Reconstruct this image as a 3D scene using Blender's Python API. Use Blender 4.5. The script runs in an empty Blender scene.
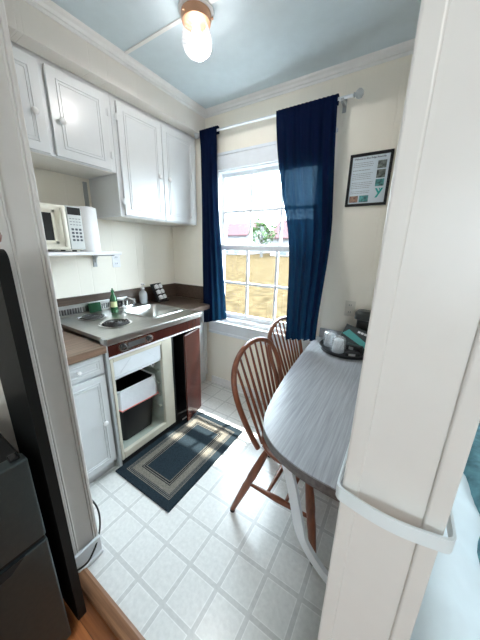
import bpy, bmesh, math, random
from mathutils import Vector, Matrix
random.seed(7)
S = bpy.context.scene
COL = S.collection
PI = math.pi

# ------------------------------------------------------------------ camera
F_PX = 255.82
PITCH, YAW, ROLL = math.radians(15.735), math.radians(32.15), math.radians(1.16)
cam = bpy.data.cameras.new('camera')
cam.sensor_fit = 'VERTICAL'; cam.sensor_height = 24.0; cam.lens = F_PX / 640.0 * 24.0
cam.clip_start = 0.02; cam.clip_end = 400
co = bpy.data.objects.new('camera', cam); COL.objects.link(co)
fwd = Vector((-math.sin(YAW)*math.cos(PITCH), math.cos(YAW)*math.cos(PITCH), -math.sin(PITCH)))
rgt = Vector((math.cos(YAW), math.sin(YAW), 0)); dwn = fwd.cross(rgt)
c, s = math.cos(ROLL), math.sin(ROLL)
r2 = c*rgt - s*dwn; d2 = s*rgt + c*dwn
m = Matrix((r2, -d2, -fwd)).transposed().to_4x4(); m.translation = (0, 0, 1.45)
co.matrix_world = m
S.camera = co

# ------------------------------------------------------------------ world, sun, big lights, exposure
S.view_settings.view_transform = 'Standard'; S.view_settings.look = 'None'
S.view_settings.gamma = 1.0; S.view_settings.use_curve_mapping = False
S.view_settings.exposure = 2.0
w = bpy.data.worlds.new('world'); S.world = w; w.use_nodes = True
bg = w.node_tree.nodes['Background']; bg.inputs[0].default_value = (0.78, 0.90, 1.0, 1); bg.inputs[1].default_value = 8.0

def light(name, kind, loc, energy, color=(1, 1, 1), size=None, size_y=None, direction=None, portal=False):
    l = bpy.data.lights.new(name, kind); l.energy = energy; l.color = color
    if kind == 'AREA':
        l.shape = 'RECTANGLE'; l.size = size; l.size_y = size_y or size
        if portal: l.cycles.is_portal = True
    if kind == 'POINT' and size: l.shadow_soft_size = size
    o = bpy.data.objects.new(name, l); COL.objects.link(o); o.location = loc
    if direction: o.rotation_euler = Vector(direction).to_track_quat('-Z', 'Y').to_euler()
    return o
sun = light('sun', 'SUN', (0, 6, 9), 5.0, (1.0, .95, .86), direction=(-.22, -1, -1.80)); sun.data.angle = math.radians(.8)
light('window_portal', 'AREA', (-1.08, 2.10, 1.44), 1, size=.92, size_y=1.28, direction=(0, -1, 0), portal=True)
light('room_fill_portal', 'AREA', (.6, -2.45, 1.6), 1, size=.5, size_y=.7, direction=(0, 1, 0), portal=True)  # portal of the window added behind the camera
light('room_fill_light', 'POINT', (.7, -1.0, 2.30), 3.2, (1.0, .96, .90), size=.12)  # unseen fill lamp, added to light the doorway posts
kl = light('kitchen_lamp_light', 'SPOT', (-1.07, 1.24, 2.455), 9.5, (1.0, .96, .91), direction=(0, 0, -1))   # the opaque fitter keeps most light off the ceiling
kl.data.spot_size = math.radians(172); kl.data.spot_blend = .08; kl.data.shadow_soft_size = .04
light('kitchen_lamp_glow', 'POINT', (-1.07, 1.24, 2.41), .45, (1.0, .97, .94), size=.05)
light('bedroom_fill_portal', 'AREA', (1.3, 2.10, 1.5), 1, size=.6, size_y=1.0, direction=(0, -1, 0), portal=True)  # portal of the window added to light the bed

# ------------------------------------------------------------------ materials
def mat(name, color, rough=.6, metal=0., noise=None, bump=None, coat=0., spec=None, alpha=None, trans=None):
    """noise=(scale, amount[, stretch xyz]); bump=(scale, strength)"""
    M = bpy.data.materials.new(name); M.use_nodes = True
    nt = M.node_tree; b = nt.nodes['Principled BSDF']
    b.inputs['Roughness'].default_value = rough; b.inputs['Metallic'].default_value = metal
    b.inputs['Coat Weight'].default_value = coat
    if spec is not None: b.inputs['Specular IOR Level'].default_value = spec
    tc = nt.nodes.new('ShaderNodeTexCoord')
    sc, am = (noise[0], noise[1]) if noise else (14, .03)
    mp = nt.nodes.new('ShaderNodeMapping'); nt.links.new(tc.outputs['Object'], mp.inputs[0])
    if noise and len(noise) > 2: mp.inputs['Scale'].default_value = noise[2]
    n = nt.nodes.new('ShaderNodeTexNoise'); n.inputs['Scale'].default_value = sc; n.inputs['Detail'].default_value = 5
    nt.links.new(mp.outputs[0], n.inputs[0])
    r = nt.nodes.new('ShaderNodeValToRGB')
    r.color_ramp.elements[0].position = .3; r.color_ramp.elements[1].position = .7
    r.color_ramp.elements[0].color = tuple(x*(1-am) for x in color)+(1,)
    r.color_ramp.elements[1].color = tuple(min(1, x*(1+am)) for x in color)+(1,)
    nt.links.new(n.outputs[0], r.inputs[0]); nt.links.new(r.outputs[0], b.inputs['Base Color'])
    if bump:
        n2 = nt.nodes.new('ShaderNodeTexNoise'); n2.inputs['Scale'].default_value = bump[0]; nt.links.new(mp.outputs[0], n2.inputs[0])
        bp = nt.nodes.new('ShaderNodeBump'); bp.inputs['Strength'].default_value = bump[1]; bp.inputs['Distance'].default_value = .002
        nt.links.new(n2.outputs[0], bp.inputs['Height']); nt.links.new(bp.outputs[0], b.inputs['Normal'])
    return M

def mth(nt, op, a, b=None, c_=None):
    n = nt.nodes.new('ShaderNodeMath'); n.operation = op
    for i, v in enumerate((a, b, c_)):
        if v is None: continue
        if isinstance(v, (int, float)): n.inputs[i].default_value = v
        else: nt.links.new(v, n.inputs[i])
    return n.outputs[0]

def xyz(nt):
    g = nt.nodes.new('ShaderNodeNewGeometry'); sp = nt.nodes.new('ShaderNodeSeparateXYZ')
    nt.links.new(g.outputs['Position'], sp.inputs[0]); return sp.outputs, g

def panel_wall(name, color, axis):
    """painted board panelling with narrow vertical V grooves"""
    M = mat(name, color, .42, noise=(3, .02)); nt = M.node_tree; b = nt.nodes['Principled BSDF']
    (X, Y, Z), g = xyz(nt)
    a = X if axis == 0 else Y
    hs = []
    for period, off in ((.305, .11), (.43, .27)):
        f = mth(nt, 'FRACT', mth(nt, 'DIVIDE', mth(nt, 'ADD', a, 10+off), period))
        d = mth(nt, 'MULTIPLY', mth(nt, 'ABSOLUTE', mth(nt, 'SUBTRACT', f, .5)), period)
        hs.append(mth(nt, 'MINIMUM', mth(nt, 'DIVIDE', d, .004), 1.0))
    h = mth(nt, 'MINIMUM', hs[0], hs[1])
    bp = nt.nodes.new('ShaderNodeBump'); bp.inputs['Strength'].default_value = .45; bp.inputs['Distance'].default_value = .003
    nt.links.new(h, bp.inputs['Height']); nt.links.new(bp.outputs[0], b.inputs['Normal'])
    return M

def wood(name, c1, c2, axis, scale=60, rough=.4, planks=None):
    M = mat(name, c1, rough); nt = M.node_tree; b = nt.nodes['Principled BSDF']
    tc = nt.nodes.new('ShaderNodeTexCoord'); mp = nt.nodes.new('ShaderNodeMapping'); nt.links.new(tc.outputs['Object'], mp.inputs[0])
    sc = [1, 1, 1]; sc[axis] = .03; mp.inputs['Scale'].default_value = sc
    n = nt.nodes.new('ShaderNodeTexNoise'); n.inputs['Scale'].default_value = scale; n.inputs['Detail'].default_value = 6; n.inputs['Roughness'].default_value = .65
    nt.links.new(mp.outputs[0], n.inputs[0])
    r = nt.nodes.new('ShaderNodeValToRGB'); r.color_ramp.elements[0].position = .34; r.color_ramp.elements[1].position = .66
    r.color_ramp.elements[0].color = (*c1, 1); r.color_ramp.elements[1].color = (*c2, 1)
    nt.links.new(n.outputs[0], r.inputs[0]); out = r.outputs[0]
    if planks:
        (X, Y, Z), g = xyz(nt)
        k = mth(nt, 'FLOOR', mth(nt, 'DIVIDE', Y, planks))
        wn = nt.nodes.new('ShaderNodeTexWhiteNoise'); wn.noise_dimensions = '1D'; nt.links.new(k, wn.inputs['W'])
        f = mth(nt, 'FRACT', mth(nt, 'DIVIDE', mth(nt, 'ADD', Y, 10*planks), planks))
        gap = mth(nt, 'GREATER_THAN', f, .03)
        v = mth(nt, 'MULTIPLY', mth(nt, 'MULTIPLY_ADD', wn.outputs['Value'], .45, .7), mth(nt, 'MULTIPLY_ADD', gap, .7, .3))
        mx = nt.nodes.new('ShaderNodeVectorMath'); mx.operation = 'SCALE'; nt.links.new(out, mx.inputs[0]); nt.links.new(v, mx.inputs['Scale']); out = mx.outputs[0]
    nt.links.new(out, b.inputs['Base Color'])
    return M

def vinyl():
    M = mat('vinyl_tile', (.7, .7, .68), .22); nt = M.node_tree; b = nt.nodes['Principled BSDF']
    (X, Y, Z), g = xyz(nt)
    def dist(a, off, p):
        f = mth(nt, 'FRACT', mth(nt, 'ADD', mth(nt, 'DIVIDE', mth(nt, 'SUBTRACT', a, off), p), 20.5))
        return mth(nt, 'MULTIPLY', mth(nt, 'ABSOLUTE', mth(nt, 'SUBTRACT', f, .5)), p)
    d = mth(nt, 'MINIMUM', dist(X, -.955, .1605), dist(Y, .441, .168))
    n = nt.nodes.new('ShaderNodeTexNoise'); n.inputs['Scale'].default_value = 55; n.inputs['Detail'].default_value = 6
    nt.links.new(g.outputs['Position'], n.inputs[0])
    r = nt.nodes.new('ShaderNodeValToRGB'); cr = r.color_ramp
    band, line, tile = (.62, .62, .60, 1), (.84, .84, .82, 1), (.74, .74, .715, 1)
    cr.elements[0].position = 0; cr.elements[0].color = band
    cr.elements[1].position = .62; cr.elements[1].color = band
    for p, cc in ((.66, line), (.84, line), (.90, tile), (1., tile)):
        e = cr.elements.new(p); e.color = cc
    nt.links.new(mth(nt, 'DIVIDE', d, .015), r.inputs[0])
    v = mth(nt, 'MULTIPLY_ADD', n.outputs[0], .34, .83)
    mx = nt.nodes.new('ShaderNodeVectorMath'); mx.operation = 'SCALE'; nt.links.new(r.outputs[0], mx.inputs[0]); nt.links.new(v, mx.inputs['Scale'])
    nt.links.new(mx.outputs[0], b.inputs['Base Color'])
    bp = nt.nodes.new('ShaderNodeBump'); bp.inputs['Strength'].default_value = .12; bp.inputs['Distance'].default_value = .001
    nt.links.new(n.outputs[0], bp.inputs['Height']); nt.links.new(bp.outputs[0], b.inputs['Normal'])
    return M

def rug_mat(x0, x1, y0, y1):
    M = mat('rug_weave', (.1, .1, .1), .95); nt = M.node_tree; b = nt.nodes['Principled BSDF']; b.inputs['Specular IOR Level'].default_value = .1
    (X, Y, Z), g = xyz(nt)
    dx = mth(nt, 'MINIMUM', mth(nt, 'SUBTRACT', X, x0), mth(nt, 'SUBTRACT', x1, X))
    dy = mth(nt, 'MINIMUM', mth(nt, 'SUBTRACT', Y, y0), mth(nt, 'SUBTRACT', y1, Y))
    d = mth(nt, 'MINIMUM', dx, dy)
    r = nt.nodes.new('ShaderNodeValToRGB'); r.color_ramp.interpolation = 'CONSTANT'; cr = r.color_ramp
    dk, tan, blk = (.018, .028, .036, 1), (.17, .155, .13, 1), (.012, .014, .017, 1)
    stops = [(0, dk), (.050, tan), (.054, dk), (.059, tan), (.063, dk), (.068, tan), (.072, dk), (.076, tan), (.118, blk), (.124, tan), (.128, blk), (.138, tan), (.142, dk)]
    cr.elements[0].position = 0; cr.elements[0].color = dk
    cr.elements[1].position = .050/.3; cr.elements[1].color = tan
    for p, cc in stops[2:]:
        e = cr.elements.new(p/.3); e.color = cc
    nt.links.new(mth(nt, 'DIVIDE', d, .3), r.inputs[0])
    n = nt.nodes.new('ShaderNodeTexNoise'); n.inputs['Scale'].default_value = 160; nt.links.new(g.outputs['Position'], n.inputs[0])
    v = mth(nt, 'MULTIPLY_ADD', n.outputs[0], 1.3, .35)
    mx = nt.nodes.new('ShaderNodeVectorMath'); mx.operation = 'SCALE'; nt.links.new(r.outputs[0], mx.inputs[0]); nt.links.new(v, mx.inputs['Scale'])
    nt.links.new(mx.outputs[0], b.inputs['Base Color'])
    bp = nt.nodes.new('ShaderNodeBump'); bp.inputs['Strength'].default_value = .6; bp.inputs['Distance'].default_value = .003
    nt.links.new(n.outputs[0], bp.inputs['Height']); nt.links.new(bp.outputs[0], b.inputs['Normal'])
    return M

def sheer(name, color, tcolor, transl, transp):
    M = bpy.data.materials.new(name); M.use_nodes = True; nt = M.node_tree; nt.nodes.clear()
    o = nt.nodes.new('ShaderNodeOutputMaterial')
    d = nt.nodes.new('ShaderNodeBsdfDiffuse'); d.inputs[0].default_value = (*color, 1)
    n = nt.nodes.new('ShaderNodeTexNoise'); n.inputs['Scale'].default_value = 220
    bp = nt.nodes.new('ShaderNodeBump'); bp.inputs['Strength'].default_value = .3; bp.inputs['Distance'].default_value = .001
    nt.links.new(n.outputs[0], bp.inputs['Height']); nt.links.new(bp.outputs[0], d.inputs['Normal'])
    t = nt.nodes.new('ShaderNodeBsdfTranslucent'); t.inputs[0].default_value = (*tcolor, 1)
    tr = nt.nodes.new('ShaderNodeBsdfTransparent'); tr.inputs[0].default_value = (.45, .75, 1.0, 1)
    a = nt.nodes.new('ShaderNodeMixShader'); a.inputs[0].default_value = transl
    nt.links.new(d.outputs[0], a.inputs[1]); nt.links.new(t.outputs[0], a.inputs[2])
    b = nt.nodes.new('ShaderNodeMixShader'); b.inputs[0].default_value = transp
    nt.links.new(a.outputs[0], b.inputs[1]); nt.links.new(tr.outputs[0], b.inputs[2]); nt.links.new(b.outputs[0], o.inputs[0])
    return M

def clear(name, tint, gloss=.08, rough=.05, white=0.):
    M = bpy.data.materials.new(name); M.use_nodes = True; nt = M.node_tree; nt.nodes.clear()
    o = nt.nodes.new('ShaderNodeOutputMaterial')
    tr = nt.nodes.new('ShaderNodeBsdfTransparent'); tr.inputs[0].default_value = (*tint, 1)
    gl = nt.nodes.new('ShaderNodeBsdfGlossy'); gl.inputs['Roughness'].default_value = rough
    a = nt.nodes.new('ShaderNodeMixShader'); a.inputs[0].default_value = gloss
    nt.links.new(tr.outputs[0], a.inputs[1]); nt.links.new(gl.outputs[0], a.inputs[2]); out = a.outputs[0]
    if white:
        d = nt.nodes.new('ShaderNodeBsdfDiffuse'); d.inputs[0].default_value = (.85, .87, .88, 1)
        b = nt.nodes.new('ShaderNodeMixShader'); b.inputs[0].default_value = white
        nt.links.new(out, b.inputs[1]); nt.links.new(d.outputs[0], b.inputs[2]); out = b.outputs[0]
    nt.links.new(out, o.inputs[0]); return M

def emit(name, color, k):
    M = bpy.data.materials.new(name); M.use_nodes = True; nt = M.node_tree; nt.nodes.clear()
    o = nt.nodes.new('ShaderNodeOutputMaterial'); e = nt.nodes.new('ShaderNodeEmission')
    e.inputs[0].default_value = (*color, 1); e.inputs[1].default_value = k; nt.links.new(e.outputs[0], o.inputs[0]); return M

K = dict(
 wall_x=panel_wall('cream_panel_wall_x', (.90, .85, .745), 0), wall_y=panel_wall('cream_panel_wall_y', (.90, .85, .745), 1),
 plain=mat('cream_paint', (.84, .80, .73), .45), post=mat('post_paint', (.76, .735, .70), .35, noise=(20, .015)),
 ceil=mat('pale_blue_ceiling', (.60, .69, .73), .6), trim=mat('white_trim', (.80, .79, .77), .3),
 casing=mat('window_white', (.82, .85, .88), .3), cab=mat('cabinet_white', (.68, .70, .71), .28, noise=(8, .015)),
 cabu=mat('cabinet_underside', (.72, .70, .65), .5), knob=mat('white_knob', (.85, .85, .85), .15),
 vinyl=vinyl(), oakf=wood('orange_floor_boards', (.24, .075, .025), (.40, .14, .045), 0, 70, .3, planks=.057),
 oak=wood('oak_threshold', (.17, .075, .035), (.36, .18, .09), 0, 60, .45),
 cherry=wood('red_brown_panel', (.038, .009, .007), (.066, .016, .011), 2, 40, .2),
 lamin=wood('brown_laminate', (.11, .065, .045), (.27, .175, .12), 1, 75, .35),
 darklam=wood('dark_laminate', (.055, .036, .026), (.11, .075, .055), 1, 60, .3),
 grey=wood('grey_wood_laminate', (.27, .275, .29), (.42, .43, .45), 1, 140, .3),
 chair=wood('chair_wood', (.15, .046, .023), (.26, .085, .04), 2, 45, .28),
 steel=mat('brushed_steel', (.52, .52, .50), .28, 1., noise=(60, .06, (1, .1, 1))), chrome=mat('chrome', (.75, .75, .75), .1, 1.),
 dsteel=mat('dark_steel_door', (.075, .095, .10), .36, .75, noise=(60, .05)), black=mat('black_plastic', (.012, .012, .013), .3),
 mblack=mat('matt_black', (.008, .008, .009), .8), coil=mat('burner_coil', (.06, .06, .06), .35, .4),
 cream=mat('aged_cream_plastic', (.63, .60, .50), .35), mw=mat('microwave_cream', (.76, .72, .61), .35), mwp=mat('microwave_grey_panel', (.62, .64, .63), .35),
 liner=mat('fridge_liner', (.42, .47, .42), .3), flap=mat('freezer_flap_white', (.76, .80, .83), .25),
 bag=mat('bin_bag_white', (.70, .73, .76), .4, bump=(40, .6)), red=mat('red_drawstring', (.65, .16, .12), .5),
 paper=mat('paper_white', (.84, .84, .85), .8, bump=(120, .4)), white=mat('plain_white', (.85, .85, .86), .4), ivory=mat('ivory_plate', (.72, .68, .60), .35),
 rubber=mat('black_cord', (.01, .01, .01), .45), green=mat('green_soap', (.012, .11, .035), .12, coat=.5), label=mat('bottle_label', (.62, .66, .35), .5),
 glass=clear('window_glass', (.97, .99, .99), .04, .02), bottle=clear('clear_plastic', (.82, .85, .88), .12, .08, .35), wrap=clear('clear_wrap', (.9, .93, .95), .22, .12, .22),
 jar=clear('pressed_glass', (.93, .94, .97), .16, .15, .05), bulb=emit('lit_bulb', (1, .97, .94), 7), copper=mat('copper_ring', (.55, .30, .18), .35, .6),
 tray=mat('tray_black', (.018, .02, .022), .35), box=mat('dark_box', (.02, .03, .035), .4), teal=mat('teal_print', (.08, .38, .37), .5), tealk=mat('teal_logo', (.02, .38, .34), .5),
 curtain=sheer('navy_curtain', (.006, .011, .040), (.004, .020, .040), .35, .004),
 strap=mat('white_strap', (.80, .86, .88), .3), sheet=mat('white_sheet', (.76, .84, .88), .7, bump=(6, .5)), tealc=mat('teal_blanket', (.12, .27, .32), .8, noise=(22, .45), bump=(20, .6)),
 navy=mat('navy_cloth', (.01, .03, .06), .8), brown=mat('brown_hook', (.20, .06, .03), .35), ink=mat('grey_ink', (.30, .31, .33), .8), darkink=mat('dark_ink', (.10, .11, .13), .8),
 photo1=mat('photo_print_dark', (.12, .14, .13), .5, noise=(60, .9)), photo2=mat('photo_print_teal', (.07, .24, .24), .5, noise=(60, .9)), photo3=mat('photo_print_brown', (.25, .15, .11), .5, noise=(60, .9)),
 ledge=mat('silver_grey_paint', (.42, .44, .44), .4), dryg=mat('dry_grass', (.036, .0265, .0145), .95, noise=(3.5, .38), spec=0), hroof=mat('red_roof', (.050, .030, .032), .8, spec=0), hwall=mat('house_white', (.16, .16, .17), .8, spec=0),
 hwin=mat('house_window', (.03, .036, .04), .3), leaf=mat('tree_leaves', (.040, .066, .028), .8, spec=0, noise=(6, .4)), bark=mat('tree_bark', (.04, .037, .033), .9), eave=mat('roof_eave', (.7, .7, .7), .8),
)

# ------------------------------------------------------------------ mesh helpers
class B:
    def __init__(s): s.bm = bmesh.new()
    def box(s, x0, x1, y0, y1, z0, z1, bev=0., seg=2, T=None):
        g = bmesh.ops.create_cube(s.bm, size=1)['verts']
        for v in g: v.co = Vector(((x0+x1)/2+v.co.x*(x1-x0), (y0+y1)/2+v.co.y*(y1-y0), (z0+z1)/2+v.co.z*(z1-z0)))
        if bev:
            es = list({e for v in g for e in v.link_edges})
            r = bmesh.ops.bevel(s.bm, geom=es, offset=bev, segments=seg, affect='EDGES', profile=.5)
            g = list({v for f in r['faces'] for v in f.verts} | {v for v in g if v.is_valid})
        if T: bmesh.ops.transform(s.bm, matrix=T, verts=g)
        return s
    def ring(s, pts):
        return [s.bm.verts.new(p) for p in pts]
    def skin(s, rings, closed=True, caps=True):
        vr = [s.ring(r) for r in rings]; n = len(vr[0])
        for a, b in zip(vr, vr[1:]):
            for i in range(n if closed else n-1):
                j = (i+1) % n
                try: s.bm.faces.new((a[i], a[j], b[j], b[i]))
                except ValueError: pass
        if caps and closed:
            s.bm.faces.new(vr[0][::-1]); s.bm.faces.new(vr[-1])
        return s
    def tube(s, pts, r, seg=10, caps=True):
        pts = [Vector(p) for p in pts]; n = len(pts); rs = r if isinstance(r, (list, tuple)) else [r]*n
        rings = []; up = None
        for i, p in enumerate(pts):
            t = (pts[min(i+1, n-1)]-pts[max(i-1, 0)]).normalized()
            if up is None: up = t.orthogonal().normalized()
            else: up = (up - t*up.dot(t)).normalized()
            v = t.cross(up)
            rings.append([p + rs[i]*(math.cos(2*PI*k/seg)*up+math.sin(2*PI*k/seg)*v) for k in range(seg)])
        return s.skin(rings, True, caps)
    def lathe(s, prof, cx, cy, seg=28, T=None, cap=True):
        """prof: list of (radius, z)"""
        rings = [[Vector((cx+r*math.cos(2*PI*k/seg), cy+r*math.sin(2*PI*k/seg), z)) for k in range(seg)] for r, z in prof]
        if T: rings = [[T @ p for p in r] for r in rings]
        return s.skin(rings, True, cap)
    def prism(s, poly, axis, a, b):
        def P(u, v, w):
            return Vector((w, u, v)) if axis == 0 else Vector((u, w, v)) if axis == 1 else Vector((u, v, w))
        return s.skin([[P(u, v, a) for u, v in poly], [P(u, v, b) for u, v in poly]])
    def grid(s, fn, nu, nv):
        vs = [[s.bm.verts.new(fn(i/nu, j/nv)) for i in range(nu+1)] for j in range(nv+1)]
        for j in range(nv):
            for i in range(nu): s.bm.faces.new((vs[j][i], vs[j][i+1], vs[j+1][i+1], vs[j+1][i]))
        return s
    def build(s, name, m, parent=None, smooth=None):
        bmesh.ops.recalc_face_normals(s.bm, faces=s.bm.faces)
        off = Vector((0, 0, 0)); p = parent
        while p is not None: off += p.location; p = p.parent
        if off.length: bmesh.ops.translate(s.bm, verts=s.bm.verts, vec=-off)
        me = bpy.data.meshes.new(name); s.bm.to_mesh(me); s.bm.free()
        me.materials.append(K[m] if isinstance(m, str) else m)
        if smooth:
            me.polygons.foreach_set('use_smooth', [True]*len(me.polygons))
            me.set_sharp_from_angle(angle=math.radians(smooth if smooth is not True else 180))
        o = bpy.data.objects.new(name, me); COL.objects.link(o)
        if parent is not None: o.parent = parent
        return o
def box(*a, **k): return B().box(*a, **k)
def tag(o, label, cat, group=None, kind=None):
    if label: o['label'] = label
    if cat: o['category'] = cat
    if group: o['group'] = group
    if kind: o['kind'] = kind
    return o
def thing(name, label, cat, loc, group=None, kind=None):
    o = bpy.data.objects.new(name, None); COL.objects.link(o); o.location = loc; o.empty_display_size = .1
    return tag(o, label, cat, group, kind)
def struct(o): o['kind'] = 'structure'; return o

# ================================================================== SETTING
XW, XR, XR2 = -2.13, -.022, .080          # kitchen left wall, kitchen right wall face, its other face
YB, YP0, YP1 = 2.02, .29, .41            # window wall, partition front and back
ZC = 2.57
WX0, WX1, WZ0, WZ1 = -1.545, -.615, .765, 2.105   # window hole
struct(box(XW, XR, YP0+.045, YB, -.06, 0).build('floor', 'vinyl'))
b = B(); b.box(-1.30, 3.1, -2.4, YP0+.045, -.06, -.004); b.box(XR2, 3.1, YP0+.045, YB, -.06, -.004)
struct(b.build('floor', 'oakf'))
struct(box(XW-.12, 3.2, -2.5, YB+.12, ZC, ZC+.1).build('ceiling', 'ceil'))
struct(box(XW-.12, XW, YP0, YB+.12, -.06, ZC).build('wall_left', 'wall_y'))
b = B(); b.box(XW, WX0, YB, YB+.12, -.06, ZC); b.box(WX1, 1.0, YB, YB+.12, -.06, ZC); b.box(1.6, 3.1, YB, YB+.12, -.06, ZC); b.box(1.0, 1.6, YB, YB+.12, -.06, 1.0); b.box(1.0, 1.6, YB, YB+.12, 2.0, ZC)
b.box(WX0, WX1, YB, YB+.12, -.06, WZ0); b.box(WX0, WX1, YB, YB+.12, WZ1, ZC)
struct(b.build('wall_back', 'wall_x'))
# right dividing wall, its rounded end faces the camera
struct(box(XR+.004, XR2-.004, YP0+.003, YB, -.06, ZC).build('wall_right', 'post'))
# partition left of the opening and the header above it
b = B(); b.box(XW, -1.053, YP0, YP1, -.06, ZC); b.box(-1.053, XR+.004, YP0, YP1, 2.16, ZC)
struct(b.build('wall_partition', 'post'))
struct(box(-1.42, -1.30, -2.5, YP0, -.06, ZC).build('wall_west', 'plain'))
b = B(); b.box(-1.42, .3, -2.5, -2.4, -.06, ZC); b.box(.9, 3.2, -2.5, -2.4, -.06, ZC); b.box(.3, .9, -2.5, -2.4, -.06, 1.2); b.box(.3, .9, -2.5, -2.4, 2.0, ZC)
struct(b.build('wall_south', 'plain'))
struct(box(3.1, 3.2, -2.5, YB+.12, -.06, ZC).build('wall_east', 'plain'))
# unseen window added behind the camera to let sky light into the main room
w2 = struct(thing('fill_window_2', None, None, (.6, -2.45, 1.2)))
b = B(); b.box(.3, .35, -2.49, -2.41, 1.2, 2.0); b.box(.85, .9, -2.49, -2.41, 1.2, 2.0); b.box(.35, .85, -2.49, -2.41, 1.2, 1.25); b.box(.35, .85, -2.49, -2.41, 1.95, 2.0); b.box(.35, .85, -2.47, -2.453, 1.58, 1.62)
b.build('fill_window_frame', 'trim', w2)
box(.35, .85, -2.452, -2.448, 1.25, 1.95).build('window_pane', 'glass', w2)

w3 = struct(thing('fill_window_3', None, None, (1.3, YB, 1.0)))  # unseen window, added so that sky light brightens the bed
b = B(); b.box(1.0, 1.05, YB+.02, YB+.08, 1.0, 2.0); b.box(1.55, 1.6, YB+.02, YB+.08, 1.0, 2.0); b.box(1.05, 1.55, YB+.02, YB+.08, 1.0, 1.05); b.box(1.05, 1.55, YB+.02, YB+.08, 1.95, 2.0); b.box(1.05, 1.55, YB+.03, YB+.045, 1.48, 1.52)
b.build('fill_window_frame', 'trim', w3)
box(1.05, 1.55, YB+.048, YB+.052, 1.05, 1.95).build('window_pane', 'glass', w3)

# soffit over the wall cabinets and crown mouldings
struct(box(XW, -1.667, YP1, YB, 2.385, ZC).build('wall_soffit', panel_wall('soffit_panel', (.78, .74, .68), 1)))
def crown(name, axis, a, b_, q, sgn):
    prof = [(0, 0), (.034, 0), (.030, -.010), (.018, -.020), (.012, -.034), (.006, -.036), (.006, -.046), (.004, -.052), (0, -.052)]
    if axis == 1: poly = [(q+sgn*u, ZC+v) for u, v in prof]; o = B().prism(poly, 1, a, b_)
    else: poly = [(q+sgn*u, ZC+v) for u, v in prof]; o = B().prism(poly, 0, a, b_)
    return struct(o.build(name, 'trim'))
crown('trim_1', 1, YP1, YB, -1.667, 1)
crown('trim_2', 0, -1.667, XR, YB, -1)
struct(box(-1.64, XR, 1.228, 1.250, ZC-.006, ZC, bev=.002).build('trim_3', 'trim'))    # batten over the ceiling seam

# casings of the opening: corner beads left and right
def bead_v(name, rects, m='post'):
    b = B()
    for r in rects: b.box(*r, bev=.0045 if r[1]-r[0] > .012 and r[3]-r[2] > .012 else .003, seg=3)
    return struct(b.build(name, m))
zt = 2.16
# left reveal (faces +X): two rounded stiles with a lower field between
bead_v('trim_4', [(-1.060, -1.044, .2865, .318, 0, zt), (-1.060, -1.046, .318, .326, 0, zt), (-1.060, -1.046, .392, .400, 0, zt), (-1.060, -1.042, .400, .4145, 0, zt)])
# right wall end (faces -Y)
bead_v('trim_5', [(XR-.001, XR+.0185, .2885, .30, 0, zt+.4), (XR2-.018, XR2+.001, .2885, .30, 0, zt+.4)])
# baseboards
def baseb(name, rects, m='trim'):
    b = B()
    for x0, x1, y0, y1 in rects:
        b.box(x0, x1, y0, y1, 0, .085, bev=.004)
        dx, dy = (.010, 0) if x1-x0 < y1-y0 else (0, .010)
        b.box(x0-dx if x0 < -1.5 and dx else x0, x1+dx, y0-dy, y1, 0, .022, bev=.006)
    return struct(b.build(name, m))
baseb('baseboard_back', [(-1.62, XR, YB-.014, YB)])
b = B(); b.box(-1.046, -1.030, .284, .4165, 0, .105, bev=.004); b.box(-1.046, -1.022, .300, .4165, 0, .02, bev=.006)
struct(b.build('baseboard_partition', 'casing'))
baseb('baseboard_right', [(XR-.012, XR, .42, YB-.02)])
# oak threshold strip
struct(B().prism([(.280, 0), (.283, .012), (.292, .017), (.322, .017), (.334, .010), (.337, 0)], 0, -1.043, XR-.003).build('trim_6', 'oak', smooth=30))

# window
win = struct(thing('window_1', None, None, ((WX0+WX1)/2, YB, WZ0)))
b = B()
b.box(WX0-.075, WX0+.006, YB-.018, YB, WZ0-.03, WZ1+.10, bev=.004); b.box(WX1-.006, WX1+.075, YB-.018, YB, WZ0-.03, WZ1+.10, bev=.004)
b.box(WX0+.006, WX1-.006, YB-.018, YB, WZ1-.010, WZ1+.10, bev=.004); b.box(WX0-.09, WX1+.09, YB-.026, YB, WZ1+.10, WZ1+.122, bev=.005)
b.build('window_casing', 'casing', win)
b = B(); b.box(WX0, WX0+.02, YB, YB+.11, WZ0, WZ1); b.box(WX1-.02, WX1, YB, YB+.11, WZ0, WZ1); b.box(WX0+.02, WX1-.02, YB, YB+.11, WZ1-.02, WZ1); b.box(WX0+.02, WX1-.02, YB, YB+.11, WZ0-.01, WZ0+.012)
b.build('window_jamb', 'casing', win)
def sash(name, z0, z1, y0, rail_b, rail_t):
    b = B(); x0, x1 = WX0+.018, WX1-.018; y1 = y0+.034; st = .030
    b.box(x0, x0+st, y0, y1, z0, z1, bev=.003); b.box(x1-st, x1, y0, y1, z0, z1, bev=.003)
    b.box(x0+st, x1-st, y0, y1, z0, z0+rail_b, bev=.003); b.box(x0+st, x1-st, y0, y1, z1-rail_t, z1, bev=.003)
    for xm in (-1.222, -.931): b.box(xm-.0105, xm+.0105, y0+.006, y1-.006, z0+rail_b, z1-rail_t)
    zm = (z0+rail_b+z1-rail_t)/2; b.box(x0+st, x1-st, y0+.007, y1-.007, zm-.0105, zm+.0105)
    o = b.build(name, 'casing', win)
    box(x0+st, x1-st, y0+.015, y0+.018, z0+rail_b, z1-rail_t).build('window_pane', 'glass', o)
sash('lower_sash', .775, 1.472, YB+.020, .047, .045)
sash('upper_sash', 1.440, 2.088, YB+.060, .040, .035)
b = B(); b.box(-1.20, -1.13, YB+.004, YB+.022, 1.472, 1.484, bev=.003); b.box(-1.18, -1.15, YB+.006, YB+.018, 1.484, 1.496, bev=.003)
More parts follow.
